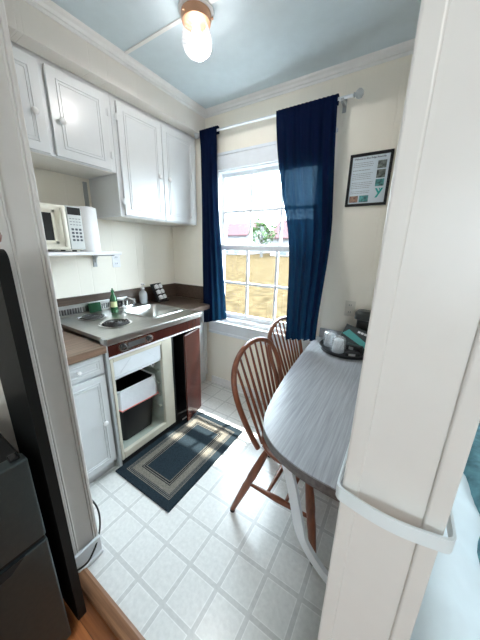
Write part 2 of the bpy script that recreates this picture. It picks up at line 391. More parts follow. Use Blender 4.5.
b.build('sash_lock', 'white', win)
b = B(); b.box(WX0-.10, WX1+.10, YB-.055, YB+.02, WZ0-.055, WZ0-.030, bev=.006); b.box(WX0-.02, WX1+.02, YB-.02, YB+.02, WZ0-.03, WZ0+.005)
b.build('window_sill', 'casing', win)
b = B(); b.box(WX0-.10, WX1+.10, YB-.016, YB, .615, WZ0-.055, bev=.004); b.box(WX0-.10, WX1+.10, YB-.024, YB, .590, .618, bev=.006)
b.build('window_apron', 'casing', win)

# ================================================================== OUTSIDE
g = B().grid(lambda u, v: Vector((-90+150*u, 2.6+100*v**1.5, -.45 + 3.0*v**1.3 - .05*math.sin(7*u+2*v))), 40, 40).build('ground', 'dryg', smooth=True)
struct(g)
struct(box(-3.2, 1.2, YB+.12, 2.62, 2.66, 2.74).build('trim_7', 'eave'))
def house(x0, x1, y0, y1, ze, zr, label, wins):
    t = thing('house', label, 'house', ((x0+x1)/2, (y0+y1)/2, -.5))
    ym = (y0+y1)/2
    b = B(); b.box(x0, x1, y0, y1, -.6, ze); b.prism([(y0, ze), (y1, ze), (ym, zr-.1)], 0, x0+.05, x1-.05); b.build('house_wall', 'hwall', t)
    b = B()
    b.prism([(y0-.5, ze-.35), (y0-.5, ze-.2), (ym, zr+.1), (ym, zr-.1)], 0, x0-.4, x1+.4); b.prism([(y1+.5, ze-.35), (y1+.5, ze-.2), (ym, zr+.1), (ym, zr-.1)], 0, x0-.4, x1+.4)
    b.build('roof', 'hroof', t)
    for wx in wins:
        o = box(wx-.5, wx+.5, y0-.06, y0+.02, .6, 2.0).build('house_window', 'hwall', t)
        box(wx-.42, wx+.42, y0-.08, y0-.05, .68, 1.92).build('house_pane', 'hwin', o)
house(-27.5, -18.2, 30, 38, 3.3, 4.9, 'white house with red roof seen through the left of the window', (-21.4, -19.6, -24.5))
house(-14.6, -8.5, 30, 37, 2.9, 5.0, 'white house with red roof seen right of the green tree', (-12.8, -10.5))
def tree(x, y, h, r, label, name='tree', leaf='leaf'):
    t = thing(name, label, 'tree', (x, y, -.5))
    b = B(); b.tube([(x, y, -.6), (x+.1, y, h*.35), (x, y, h*.75)], [.22, .16, .06], 8)
    for k in range(7):
        a = k*2.4; b.tube([(x, y, h*(.3+.05*k)), (x+r*.7*math.cos(a), y+r*.7*math.sin(a), h*(.55+.05*k))], [.07, .02], 6)
    b.build('trunk', 'bark', t)
    b = B()
    for k in range(260):
        u = Vector((random.gauss(0, 1), random.gauss(0, 1), random.gauss(0, 1))).normalized()*r*random.uniform(.45, 1)
        p = Vector((x, y, h*.68))+Vector((u.x, u.y, u.z*h*.34/r)); e = random.uniform(.12, .26)
        q = Matrix.Rotation(random.uniform(0, 6), 3, u.normalized())
        vs = [b.bm.verts.new(p+q@Vector(d)*e) for d in ((1, 0, .2), (0, .6, 0), (-1, 0, -.2), (0, -.6, .3))]; b.bm.faces.new(vs)
    b.build('crown', leaf, t)
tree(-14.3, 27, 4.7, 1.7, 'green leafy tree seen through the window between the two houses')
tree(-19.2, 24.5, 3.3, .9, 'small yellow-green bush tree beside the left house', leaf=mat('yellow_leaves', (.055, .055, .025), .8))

# ================================================================== UPPER CABINETS
def door_panel(x, y0, y1, z0, z1, parent, name='cabinet_door', ins=.045, th=.018, m='cab'):
    """door facing +X at plane x (back of the slab)"""
    b = B(); b.box(x, x+th, y0, y1, z0, z1, bev=.003)
    for k, (i, h) in enumerate(((ins, .0045), (ins+.016, .003))):
        ya, yb, za, zb = y0+i, y1-i, z0+i, z1-i; w_ = .006 if k == 0 else .004
        b.box(x+th-.002, x+th+h, ya, ya+w_, za, zb, bev=.001, seg=1); b.box(x+th-.002, x+th+h, yb-w_, yb, za, zb, bev=.001, seg=1)
        b.box(x+th-.002, x+th+h, ya+w_, yb-w_, za, za+w_, bev=.001, seg=1); b.box(x+th-.002, x+th+h, ya+w_, yb-w_, zb-w_, zb, bev=.001, seg=1)
    return b.build(name, m, parent)
def knob(x, y, z, parent, r=.018, m='knob'):
    T = Matrix.Translation((x, y, z)) @ Matrix.Rotation(PI/2, 4, 'Y')
    return B().lathe([(.006, 0), (.006, .010), (r*.8, .012), (r, .018), (r*.85, .024), (r*.4, .027)], 0, 0, 16, T).build('knob', m, parent, smooth=50)
def hinge(x, y, z, parent):
    b = B(); b.box(x, x+.004, y-.010, y+.010, z-.018, z+.018, bev=.001, seg=1); b.tube([(x+.004, y, z-.02), (x+.004, y, z+.02)], .0035, 8)
    return b.build('hinge', 'cab', parent)
XF = -1.752
t = thing('upper_cabinet', 'short white two-door wall cabinet hanging above the microwave', 'cabinet', (-1.94, .80, 1.92))
b = B(); b.box(XW+.003, XF-.018, .43, 1.192, 1.925, 2.385, bev=.002); b.build('cabinet_body', 'cab', t)
box(XW+.02, XF-.03, .45, 1.17, 1.921, 1.925).build('underside', 'cabu', t)
d = door_panel(XF-.018, .46, .795, 1.93, 2.355, t); knob(XF, .742, 2.11, d)
d = door_panel(XF-.018, .825, 1.155, 1.93, 2.355, t); knob(XF, .872, 2.11, d)
hinge(XF-.002, 1.158, 2.26, t); hinge(XF-.002, 1.158, 2.02, t)
t = thing('upper_cabinet', 'taller white two-door wall cabinet above the sink, beside the window', 'cabinet', (-1.94, 1.6, 1.65))
b = B(); b.box(XW+.003, XF-.018, 1.194, 2.0, 1.652, 2.385, bev=.002); b.build('cabinet_body', 'cab', t)
box(XW+.02, XF-.03, 1.21, 1.98, 1.648, 1.652).build('underside', 'cabu', t)
d = door_panel(XF-.018, 1.225, 1.592, 1.66, 2.355, t); knob(XF, 1.545, 1.975, d)
d = door_panel(XF-.018, 1.598, 1.965, 1.66, 2.355, t); knob(XF, 1.645, 1.975, d)
hinge(XF-.002, 1.218, 2.26, t); hinge(XF-.002, 1.218, 1.75, t); hinge(XF-.002, 1.972, 1.75, t); hinge(XF-.002, 1.972, 2.26, t)

# ================================================================== SHELF, MICROWAVE, PAPER TOWEL
t = thing('shelf', 'narrow white shelf on metal bracket carrying the microwave', 'shelf', (-1.98, .9, 1.38))
box(XW+.012, -1.80, .46, 1.188, 1.383, 1.403, bev=.002).build('board', 'white', t)
for y in (1.158, .60):
    b = B(); b.box(XW, XW+.012, y-.013, y+.013, 1.30 if y < 1 else 1.28, 1.90 if y > 1 else 1.38); b.build('wall_standard', 'ledge', t)
    b = B(); b.prism([(XW+.012, 1.315), (XW+.028, 1.315), (XW+.034, 1.350), (XW+.06, 1.365), (-1.86, 1.374), (-1.84, 1.3825), (XW+.012, 1.3825)], 1, y-.005, y+.005); b.build('shelf_bracket', 'ledge', t)
t = thing('microwave_oven', 'cream microwave oven with black window and grey keypad on the shelf', 'microwave', (-1.97, .72, 1.405))
box(-2.10, -1.865, .485, .955, 1.415, 1.685, bev=.008).build('housing', 'mw', t)
for x in (-2.06, -1.90):
    for y in (.53, .91): B().lathe([(.014, 1.4035), (.014, 1.416)], x, y, 12).build('foot', 'black', t)
dr = B().box(-1.866, -1.842, .487, .865, 1.420, 1.680, bev=.006); dr = dr.build('microwave_door', 'mw', t)
b = B()
y0, y1, z0, z1 = .505, .80, 1.450, 1.652
for (a, b_, c_, d_) in ((y0, y1, z1-.022, z1), (y0, y1, z0, z0+.022), (y0, y0+.022, z0, z1), (y1-.022, y1, z0, z1)): b.box(-1.845, -1.836, a, b_, c_, d_, bev=.003)
b.build('window_surround', 'mw', dr)
box(-1.843, -1.8405, .527, .778, 1.472, 1.630).build('black_window', 'black', dr)
b = B(); pts = [(-1.842, .842, 1.660), (-1.822, .836, 1.63), (-1.814, .833, 1.55), (-1.822, .836, 1.47), (-1.842, .842, 1.440)]
b.tube(pts, .012, 10); b.build('door_handle', 'mw', dr, smooth=60)
cp = box(-1.866, -1.842, .867, .955, 1.420, 1.684, bev=.004).build('control_panel', 'mwp', t)
box(-1.844, -1.8395, .872, .950, 1.632, 1.676).build('display', 'black', cp)
b = B()
for r in range(4):
    for q in range(3): b.box(-1.844, -1.8395, .883+q*.023, .898+q*.023, 1.472+r*.022, 1.485+r*.022, bev=.002, seg=1)
kb = b.build('keypad', 'darkink', cp)
b = B()
for r in range(3):
    for q in range(4): b.box(-1.844, -1.8395, .880+q*.018, .890+q*.018, 1.570+r*.018, 1.575+r*.018)
b.build('panel_lettering', 'ink', cp)
t = thing('paper_towel_roll', 'white paper towel roll standing upright beside the microwave', 'paper towel', (-1.93, 1.035, 1.404))
b = B(); R = .062
b.lathe([(.020, 1.404), (R-.002, 1.404), (R, 1.408), (R, 1.694), (R-.002, 1.698), (.020, 1.698), (.020, 1.69)], -1.93, 1.028, 36)
b.build('roll', 'paper', t, smooth=40)
b = B(); b.grid(lambda u, v: Vector((-1.93+(R+.001+.010*u)*math.cos(-1.2+2.2*u), 1.028+(R+.001+.006*u)*math.sin(-1.2+2.2*u), 1.405+.29*v)), 12, 2); b.build('loose_sheet', 'paper', t, smooth=60)

# ================================================================== KITCHENETTE
XK = -1.40
KY0, KY1, ZT = .765, 1.59, .925
t = thing('kitchenette_unit', 'steel-topped kitchenette with two burners, sink and red-brown apron', 'stove and sink unit', (-1.76, 1.18, 0))
# steel top with a real sink hole
SX0, SX1, SY0, SY1 = -1.955, -1.560, 1.215, 1.60-.03
b = B()
b.box(XW+.03, XK+.012, KY0, SY0, ZT-.03, ZT, bev=.003); b.box(XW+.03, SX0, SY0, KY1+.01, ZT-.03, ZT); b.box(SX1, XK+.012, SY0, KY1+.01, ZT-.03, ZT, bev=.003); b.box(SX0, SX1, SY1, KY1+.01, ZT-.03, ZT)
b.box(XK-.004, XK+.014, KY0, KY1+.01, ZT-.042, ZT-.0005, bev=.004)
b.build('steel_top', 'steel', t)
def rrect(x0, x1, y0, y1, r, z, n=6):
    pts = []
    for cx, cy, a0 in ((x1-r, y1-r, 0), (x0+r, y1-r, PI/2), (x0+r, y0+r, PI), (x1-r, y0+r, 1.5*PI)):
        for k in range(n+1): a = a0+PI/2*k/n; pts.append(Vector((cx+r*math.cos(a), cy+r*math.sin(a), z)))
    return pts
b = B(); x0, x1, y0, y1 = SX0, SX1, SY0, SY1
rings = [rrect(x0-.012, x1+.012, y0-.012, y1+.012, .06, ZT+.0005), rrect(x0-.010, x1+.010, y0-.010, y1+.010, .058, ZT+.004), rrect(x0+.004, x1-.004, y0+.004, y1-.004, .055, ZT+.003), rrect(x0+.010, x1-.010, y0+.010, y1-.010, .055, ZT-.012),
         rrect(x0+.024, x1-.024, y0+.024, y1-.024, .055, ZT-.13), rrect(x0+.05, x1-.05, y0+.05, y1-.05, .05, ZT-.15), rrect(x0+.15, x1-.15, y0+.12, y1-.12, .03, ZT-.154)]
b.skin(rings, True, False); b.bm.faces.new([b.bm.verts.new(p) for p in rings[-1]])
sk = b.build('sink_basin', 'steel', t, smooth=45)
B().lathe([(.001, ZT-.150), (.03, ZT-.150), (.036, ZT-.153), (.036, ZT-.156)], (x0+x1)/2, (y0+y1)/2, 20).build('drain', 'chrome', sk, smooth=40)
def burner(cx, cy, r):
    o = B().lathe([(r, ZT+.0005), (r+.009, ZT+.005), (r-.002, ZT+.007), (r-.010, ZT+.003)], cx, cy, 36, cap=False).build('drip_pan', 'chrome', t, smooth=40)
    B().lathe([(r-.009, ZT+.003), (r-.02, ZT+.0012), (.02, ZT+.001)], cx, cy, 36).build('pan_bowl', 'mblack', o)
    b = B(); pts = []
    for k in range(140):
        a = k/140*2*PI*4.3; rr = .016+(r-.030)*k/140; pts.append((cx+rr*math.cos(a), cy+rr*math.sin(a), ZT+.011))
    b.tube(pts, .0042, 6)
    for a in (.5, 2.6, 4.7): b.box(0, r-.012, -.002, .002, ZT+.003, ZT+.008, T=Matrix.Translation((cx, cy, 0))@Matrix.Rotation(a, 4, 'Z'))
    b.build('burner_coil', 'coil', o, smooth=50)
burner(-1.925, .975, .088); burner(-1.640, .985, .098)
# slotted back guard
b = B(); bx = XW+.032
b.box(bx, bx+.012, KY0, 1.39, ZT, ZT+.012); b.box(bx, bx+.012, KY0, 1.39, ZT+.055, ZT+.082, bev=.002)
n = 30; L_ = 1.39-KY0
b.box(bx, bx+.012, KY0, KY0+.06, ZT+.012, ZT+.055)
for k in range(n):
    y = KY0+.06+(L_-.06)*k/n; b.box(bx, bx+.012, y+.011, y+(L_-.06)/n+.0005, ZT+.012, ZT+.055)
b.prism([(bx+.012, ZT), (bx+.03, ZT), (bx+.012, ZT+.012)], 1, KY0, 1.39)
gd = b.build('back_guard', 'steel', t)
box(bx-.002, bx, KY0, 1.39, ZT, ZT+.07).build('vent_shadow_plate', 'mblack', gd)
# apron, control plate and knobs
box(XK-.02, XK, KY0+.005, KY1, .805, ZT-.042, bev=.001).build('apron', 'cherry', t)
box(XK-.002, XK+.003, KY0+.006, KY1, .795, .806, bev=.001).build('apron_trim_strip', 'white', t)
cy0, cy1, cz0, cz1 = .835, 1.095, .818, .874
pl = B(); R = (cz1-cz0)/2
poly = [(cy1-R+R*math.cos(a), (cz0+cz1)/2+R*math.sin(a)) for a in [(-PI/2)+PI*k/8 for k in range(9)]] + [(cy0+R+R*math.cos(a), (cz0+cz1)/2+R*math.sin(a)) for a in [PI/2+PI*k/8 for k in range(9)]]
pl.prism(poly, 0, XK, XK+.006); pl = pl.build('control_plate', 'chrome', t)
box(XK+.006, XK+.007, .90, 1.03, .828, .864).build('printed_scale', mat('dark_grey_scale', (.12, .12, .12), .4, .5), pl)
for y in (.868, 1.062):
    T = Matrix.Translation((XK+.006, y, .846)) @ Matrix.Rotation(PI/2, 4, 'Y')
    k = B().lathe([(.021, 0), (.021, .004), (.017, .006), (.015, .018), (.012, .020)], 0, 0, 20, T).build('stove_knob', 'black', pl, smooth=40)
    B().box(-.002, .002, -.014, .014, .019, .024, T=T).build('knob_grip', 'chrome', k)
# side frame and built-in fridge cavity (door missing)
box(XK-.035, XK+.004, KY0-.012, KY0+.004, .02, .925).build('steel_side_strip', 'ledge', t)
FY0, FY1, FZ0, FZ1 = .775, 1.262, .050, .790
OY0, OY1, OZ0, OZ1 = .795, 1.165, .105, .765
b = B(); b.box(XK-.03, XK, FY0, OY0, FZ0, FZ1, bev=.004); b.box(XK-.03, XK, OY1, FY1, FZ0, FZ1, bev=.006); b.box(XK-.03, XK, OY0, OY1, FZ0, OZ0, bev=.006); b.box(XK-.03, XK, OY0, OY1, OZ1, FZ1, bev=.003)
b.build('fridge_frame', 'cream', t)
b = B(); xb = XW+.18
b.box(xb-.02, xb, OY0-.005, OY1+.01, OZ0, OZ1); b.box(xb, XK-.03, OY0-.015, OY0-.003, OZ0, OZ1); b.box(xb, XK-.03, OY1+.003, OY1+.015, OZ0, OZ1); b.box(xb, XK-.03, OY0-.005, OY1+.01, OZ0-.012, OZ0-.002); b.box(xb, XK-.03, OY0-.005, OY1+.01, OZ1, OZ1+.012)
ln = b.build('fridge_liner', 'liner', t)
b = B()
for z in (.24, .34, .44, .54): b.box(-1.80, XK-.045, OY1-.010, OY1+.004, z, z+.010, bev=.003); b.tube([(XK-.05, OY1+.004, z+.005), (XK-.05, OY1-.018, z+.005)], .007, 8)
b.build('shelf_support', 'liner', ln)
fl = B().box(XK-.026, XK-.008, OY0+.002, OY1-.004, .655, .775, bev=.004); 
fl.box(XK-.009, XK-.004, OY0+.004, OY1-.006, .762, .772, bev=.002)
fl.box(0, .11, -.002, .002, 0, .005, T=Matrix.Translation((XK-.008, OY0+.045, .675))@Matrix.Rotation(PI/2, 4, 'Z')@Matrix.Rotation(-.75, 4, 'Y')); fl.box(0, .09, -.002, .002, 0, .005, T=Matrix.Translation((XK-.008, OY1-.045, .685))@Matrix.Rotation(PI/2, 4, 'Z')@Matrix.Rotation(-2.4, 4, 'Y'))
fl = fl.build('freezer_flap', 'flap', t)
box(-1.75, XK-.012, OY0+.002, OY1-.004, .640, .652, bev=.002).build('freezer_shelf', 'flap', t)
B().tube([(XK-.05, 1.10, .655), (XK-.05, 1.10, .615), (XK-.05, 1.115, .60), (XK-.05, 1.13, .615)], .007, 8).build('hanging_hook', 'knob', t, smooth=40)
# black kick plate, gap and end panel
box(XK-.05, XK-.012, KY0, 1.345, .003, .048).build('kick_plate', 'mblack', t)
box(XK-.06, XK-.004, FY1, FY1+.02, .05, .79).build('black_gasket', 'mblack', t)
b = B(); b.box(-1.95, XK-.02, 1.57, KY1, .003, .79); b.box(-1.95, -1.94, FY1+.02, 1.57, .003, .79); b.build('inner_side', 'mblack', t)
ang = math.radians(-14)
T = Matrix.Translation((XK+.002, 1.580, 0)) @ Matrix.Rotation(ang, 4, 'Z')
T = Matrix.Translation((XK+.000, 1.580, 0)) @ Matrix.Rotation(math.radians(13), 4, 'Z')
B().box(-.016, 0, -.235, 0, .022, .788, bev=.002, T=T).build('ajar_door', 'cherry', t)
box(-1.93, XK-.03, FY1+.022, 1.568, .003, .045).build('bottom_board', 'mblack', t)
# faucet
b = B(); fx, fy = -2.03, 1.34
b.box(fx-.025, fx+.025, fy-.09, fy+.09, ZT, ZT+.018, bev=.006)
b.lathe([(.016, ZT+.018), (.013, ZT+.05), (.010, ZT+.07)], fx, fy, 14)
b.tube([(fx, fy, ZT+.05), (fx+.01, fy, ZT+.075), (fx+.05, fy, ZT+.082), (fx+.11, fy, ZT+.070), (fx+.125, fy, ZT+.05)], [.011, .011, .010, .009, .009], 10)
fa = b.build('faucet', 'chrome', t, smooth=40)
for y in (fy-.065, fy+.065):
    b = B(); b.lathe([(.020, ZT+.018), (.016, ZT+.032), (.022, ZT+.040), (.024, ZT+.062), (.018, ZT+.070)], fx, y, 10); b.box(fx-.026, fx+.026, y-.005, y+.005, ZT+.05, ZT+.06, bev=.002)
    b.build('tap_handle', 'chrome' if y > fy else 'black', fa, smooth=30)

# ================================================================== COUNTERS AND BASE CABINETS
t = thing('base_cabinet', 'white base cabinet with one drawer and door beside the kitchenette', 'cabinet', (-1.76, .58, 0))
b = B(); b.box(XW, -1.425, YP1+.005, .748, .085, .846); b.box(XW, -1.46, YP1+.005, .748, 0, .085); b.build('cabinet_body', 'cab', t)
d = door_panel(-1.425, .43, .742, .725, .835, t, 'drawer', ins=.022); knob(-1.407, .595, .782, d, .012)
d = door_panel(-1.425, .43, .742, .09, .710, t, ins=.035); knob(-1.407, .695, .40, d)
tag(box(XW+.022, -1.375, YP1+.002, .7515, .850, .893, bev=.004).build('countertop', 'lamin'), 'brown wood-grain laminate counter left of the burners', 'countertop')
t = thing('corner_cabinet', 'white corner cabinet between the sink and window wall', 'cabinet', (-1.87, 1.81, 0))
b = B(); b.box(XW, -1.685, 1.60, YB-.002, .085, .875); b.box(XW, -1.71, 1.60, YB-.002, 0, .085); b.build('cabinet_body', 'cab', t)
door_panel(-1.685, 1.625, 2.0, .1, .855, t)
b = B(); b.prism([(XW+.022, 1.602), (-1.535, 1.602), (-1.535, 1.885), (-1.672, 1.885), (-1.672, YB-.022), (XW+.022, YB-.022)], 2, .878, .921)
tag(b.build('corner_countertop', 'darklam'), 'dark laminate corner counter right of the sink', 'countertop')
b = B(); b.box(XW, XW+.02, YP1, YB, .90, 1.062, bev=.003); b.box(XW+.02, -1.66, YB-.02, YB, .921, 1.062, bev=.003)
struct(b.build('trim_8', 'darklam'))     # backsplash

# ---- small things on the unit
def at(o, x, y): return o
t = thing('dish_soap_bottle', 'green dish soap bottle standing between burners and sink', 'bottle', (-1.93, 1.16, ZT))
B().lathe([(.024, ZT), (.028, ZT+.006), (.028, ZT+.10), (.024, ZT+.13), (.012, ZT+.155), (.011, ZT+.165)], -1.93, 1.16, 20).build('bottle_body', 'green', t, smooth=50)
B().lathe([(.013, ZT+.165), (.013, ZT+.183), (.007, ZT+.185), (.006, ZT+.198)], -1.93, 1.16, 14).build('cap', 'green', t, smooth=40)
B().grid(lambda u, v: Vector((-1.93+.0288*math.cos(-1.5+1.9*u), 1.16+.0288*math.sin(-1.5+1.9*u), ZT+.050+.045*v)), 8, 1).build('bottle_label', 'label', t, smooth=60)
t = thing('scrub_sponge', 'green scrub sponge leaning on the slotted back guard', 'sponge', (-2.06, 1.06, ZT))
T = Matrix.Translation((-2.066, 1.075, ZT+.002))@Matrix.Rotation(-.14, 4, 'Y')
B().box(0, .020, -.045, .045, 0, .075, bev=.006, T=T).build('sponge_body', mat('green_sponge', (.006, .07, .025), .8, bump=(200, .5)), t)
B().box(.0195, .026, -.045, .045, 0, .075, bev=.003, T=T).build('scouring_pad', mat('dark_green_pad', (.01, .07, .03), .9), t)
t = thing('soap_dispenser', 'clear hand soap pump bottle at the back of the sink', 'soap dispenser', (-2.055, 1.545, ZT))
b = B(); cx, cy = -2.055, 1.535
b.lathe([(.030, ZT), (.036, ZT+.006), (.037, ZT+.085), (.030, ZT+.110), (.014, ZT+.122), (.013, ZT+.135)], cx, cy, 22); b.build('bottle_body', 'bottle', t, smooth=50)
b = B(); b.lathe([(.016, ZT+.135), (.016, ZT+.150), (.005, ZT+.152), (.005, ZT+.175), (.012, ZT+.176), (.012, ZT+.186)], cx, cy, 14); b.box(cx, cx+.035, cy-.006, cy+.006, ZT+.177, ZT+.186, bev=.003); b.build('pump', 'white', t, smooth=30)
B().lathe([(.027, ZT+.004), (.032, ZT+.008), (.032, ZT+.06)], cx, cy, 18).build('liquid', mat('pale_soap', (.6, .66, .7), .3), t, smooth=50)
# coffee pod stand, tilted wire-like holder with two columns of three pods
ph = thing('coffee_pod_stand', 'black tilted two-column stand beside the soap dispenser, holding coffee pods', 'pod stand', (-2.03, 1.70, ZT))
T = Matrix.Translation((-2.00, 1.71, ZT))@Matrix.Rotation(math.radians(12), 4, 'Z')@Matrix.Rotation(math.radians(-24), 4, 'Y')
b = B(); b.box(-.012, 0, -.062, .062, .0, .185, bev=.003, T=T)
for q in (-1, 0, 1): b.box(-.004, .022, q*.058-.003, q*.058+.003, .0, .18, bev=.001, T=T)
b.build('rack', 'black', ph)
box(-2.085, -1.97, 1.645, 1.775, ZT-.003, ZT+.006, bev=.002).build('base', 'black', ph)
pod0 = None
for r in range(3):
    for q in range(2):
        Tp = T@Matrix.Translation((.001, -.029+.058*q, .035+.055*r))@Matrix.Rotation(PI/2, 4, 'Y')
        loc = Tp@Vector((0, 0, 0))
        row = ('bottom', 'middle', 'top')[r]; side = ('left', 'right')[q]
        lab = f'white coffee pod in the {row} row, {side} column of the black stand'
        if pod0 is None:
            pod0 = thing('coffee_pod', lab, 'coffee pod', (0, 0, 0), 'coffee pods in the black stand')
            B().lathe([(.017, 0), (.021, .030), (.0235, .032), (.0235, .034)], 0, 0, 18).build('pod_cup', 'white', pod0, smooth=40)
            B().lathe([(.0225, .0341), (.0225, .0348)], 0, 0, 18).build('foil_lid', 'ledge' if False else 'white', pod0)
            o = pod0
        else:
            o = pod0.copy(); COL.objects.link(o); o['label'] = lab
            for ch in [c_ for c_ in pod0.children]:
                c2 = ch.copy(); COL.objects.link(c2); c2.parent = o
        o.matrix_world = Tp
# wall outlet
def outlet(name, T, label, m='ivory'):
    t = thing(name, label, 'outlet', T.translation)
    b = B(); b.box(-.036, .036, 0, .006, -.058, .058, bev=.003, T=T); pl = b.build('cover_plate', m, t)
    for z in (-.026, .026):
        o = B().box(-.017, .017, .006, .008, z-.016, z+.016, bev=.001, T=T).build('socket', m, t)
        b = B()
        for x in (-.007, .007): b.box(x-.0015, x+.0015, .0078, .0086, z-.006, z+.006, T=T)
        b.build('slots', 'darkink', o)
    return t
Tl = Matrix.Translation((XW, 1.345, 1.325))@Matrix.Rotation(-PI/2, 4, 'Z')
outlet('power_outlet', Tl, 'white outlet plate on the wall below the shelf bracket', 'white')
Tb = Matrix.Translation((-.30, YB, 1.03))@Matrix.Rotation(PI, 4, 'Z')
outlet('power_outlet', Tb, 'ivory outlet plate on the window wall above the table')

# ================================================================== BIN IN THE FRIDGE CAVITY
by0, by1, bx0, bx1 = .825, 1.135, -1.74, -1.455
t = thing('trash_bin', 'black trash bin inside the open fridge cavity', 'trash bin', (-1.6, .97, OZ0))
z0, z1 = OZ0+.001, .515
b = B(); b.skin([rrect(bx0+.03, bx1-.03, by0+.03, by1-.03, .03, z0), rrect(bx0, bx1, by0, by1, .035, z1-.02), rrect(bx0-.006, bx1+.006, by0-.006, by1+.006, .038, z1-.015), rrect(bx0-.006, bx1+.006, by0-.006, by1+.006, .038, z1), rrect(bx0, bx1, by0, by1, .034, z1), rrect(bx0+.032, bx1-.032, by0+.032, by1-.032, .03, z0+.01)], True, True)
b.build('bin_body', 'black', t, smooth=40)
t = thing('bin_bag', 'white bin bag with red drawstring folded over the black bin', 'bin bag', (-1.6, .97, .5))
b = B(); rr = []
def bagring(off, zf):
    base = rrect(bx0-off, bx1+off, by0-off, by1+off, .04, 0, 8)
    n_ = len(base); out = []
    for i, p in enumerate(base):
        a = i/n_*2*PI; u = (p.y-by0)/(by1-by0)
        out.append(Vector((p.x+.003*math.sin(9*a), p.y+.003*math.cos(11*a), zf(u, a))))
    return out
low = lambda u, a: .385-.02*u+.012*math.sin(5*a)
rr = [bagring(-.006, lambda u, a: z1+.001), bagring(-.004, lambda u, a: z1+.006), bagring(.010, lambda u, a: z1+.004), bagring(.016, lambda u, a: (z1+low(u, a))/2), bagring(.014, lambda u, a: low(u, a)+.015), bagring(.018, low)]
b.skin(rr, True, False); b.build('bag_film', 'bag', t, smooth=60)
b = B(); b.tube([p+Vector((.0, 0, .006)) for p in bagring(.0195, low)]+[bagring(.0195, low)[0]+Vector((0, 0, .006))], .0035, 6); b.build('drawstring', 'red', t, smooth=60)

# ================================================================== RUG
rx0, rx1, ry0, ry1 = -1.411, -.905, .722, 1.52
b = B(); b.skin([rrect(rx0, rx1, ry0, ry1, .006, .0005, 2), rrect(rx0-.001, rx1+.001, ry0-.001, ry1+.001, .006, .005, 2), rrect(rx0+.002, rx1-.002, ry0+.002, ry1-.002, .006, .009, 2)])
tag(b.build('kitchen_rug', rug_mat(rx0, rx1, ry0, ry1)), 'dark blue and tan bordered rug on the floor before the kitchenette', 'rug')

# ================================================================== CURTAINS
t = thing('curtain_rod', 'white curtain rod with round finials above the window', 'curtain rod', (-1.05, 1.94, 2.39))
b = B(); b.tube([(-1.665, 1.945, 2.375), (-.44, 1.945, 2.361)], .009, 12); b.build('rod', 'casing', t, smooth=50)
for x, z in ((-1.675, 2.375), (-.425, 2.361)):
    T = Matrix.Translation((x, 1.945, z))@Matrix.Rotation(PI/2 if x > -1 else -PI/2, 4, 'Y')
    b = B(); b.lathe([(.008, -.012), (.014, -.008), (.010, 0), (.020, .006), (.026, .02), (.024, .034), (.012, .044), (.003, .046)], 0, 0, 16, T); b.build('finial', 'ledge', t, smooth=50)
for x in (-1.64, -.50):
    b = B(); b.box(x-.01, x+.01, 1.935, YB, 2.342, 2.360, bev=.003); b.box(x-.012, x+.012, YB-.006, YB, 2.31, 2.40, bev=.002); b.build('rod_bracket', 'ledge', t)
def smooth(u): u = max(0, min(1, u)); return u*u*(3-2*u)
def curtain(label, xt0, xt1, xb0, xb1, ztop, zb0, zb1, ydrop, folds, amp, seed, bow=0):
    rnd = random.Random(seed); ph_ = [rnd.uniform(0, 6) for _ in range(4)]
    t = thing('curtain', label, 'curtain', ((xt0+xt1)/2, 1.945, zb0), 'navy curtains on the window rod')
    def fn(u, v):                      # v: 0 top .. 1 bottom
        sv = smooth(v); x = (xt0+(xt1-xt0)*u)*(1-sv) + (xb0+(xb1-xb0)*u)*sv
        x += bow*math.sin(PI*v)*(1 if u > .5 else .3)*u
        z = ztop + (zb0+(zb1-zb0)*u - ztop)*v
        a = amp*(.35+.65*min(1, v*3))
        y = 1.930 + a*math.sin(2*PI*folds*u+ph_[0]+1.2*math.sin(2*v+ph_[1])) + .35*a*math.sin(2*PI*folds*2.3*u+ph_[2]+v) - ydrop*smooth((v-.45)/.5)
        y = 1.926*(1-min(1, v*14)) + min(1, v*14)*y if v < 1/14 else y
        if v < 1/14: y += .003*math.sin(2*PI*folds*3*u)*(1-v*14)
        return Vector((x, y, z))
    B().grid(fn, 90, 60).build('curtain_panel', 'curtain', t, smooth=True)
    def hem(u, v):
        p = fn(u, 0)
        if v < .5: a_ = PI*v*2; yc = (p.y+1.962)/2; return Vector((p.x, yc-(1.962-p.y)/2*math.cos(a_), p.z+.008*math.sin(a_)))
        return Vector((p.x, 1.962, p.z-.09*(v-.5)))
    B().grid(hem, 90, 10).build('rod_pocket', 'curtain', t, smooth=True)
curtain('narrow navy curtain at the left of the window beside the cabinets', -1.655, -1.470, -1.655, -1.375, 2.394, .705, .79, .0, 3.2, .016, 3, bow=-.025)
curtain('wide navy curtain at the right of the window, lower end tucked behind a chair', -.945, -.525, -.672, -.450, 2.380, .800, .835, .22, 5, .018, 8, bow=.01)

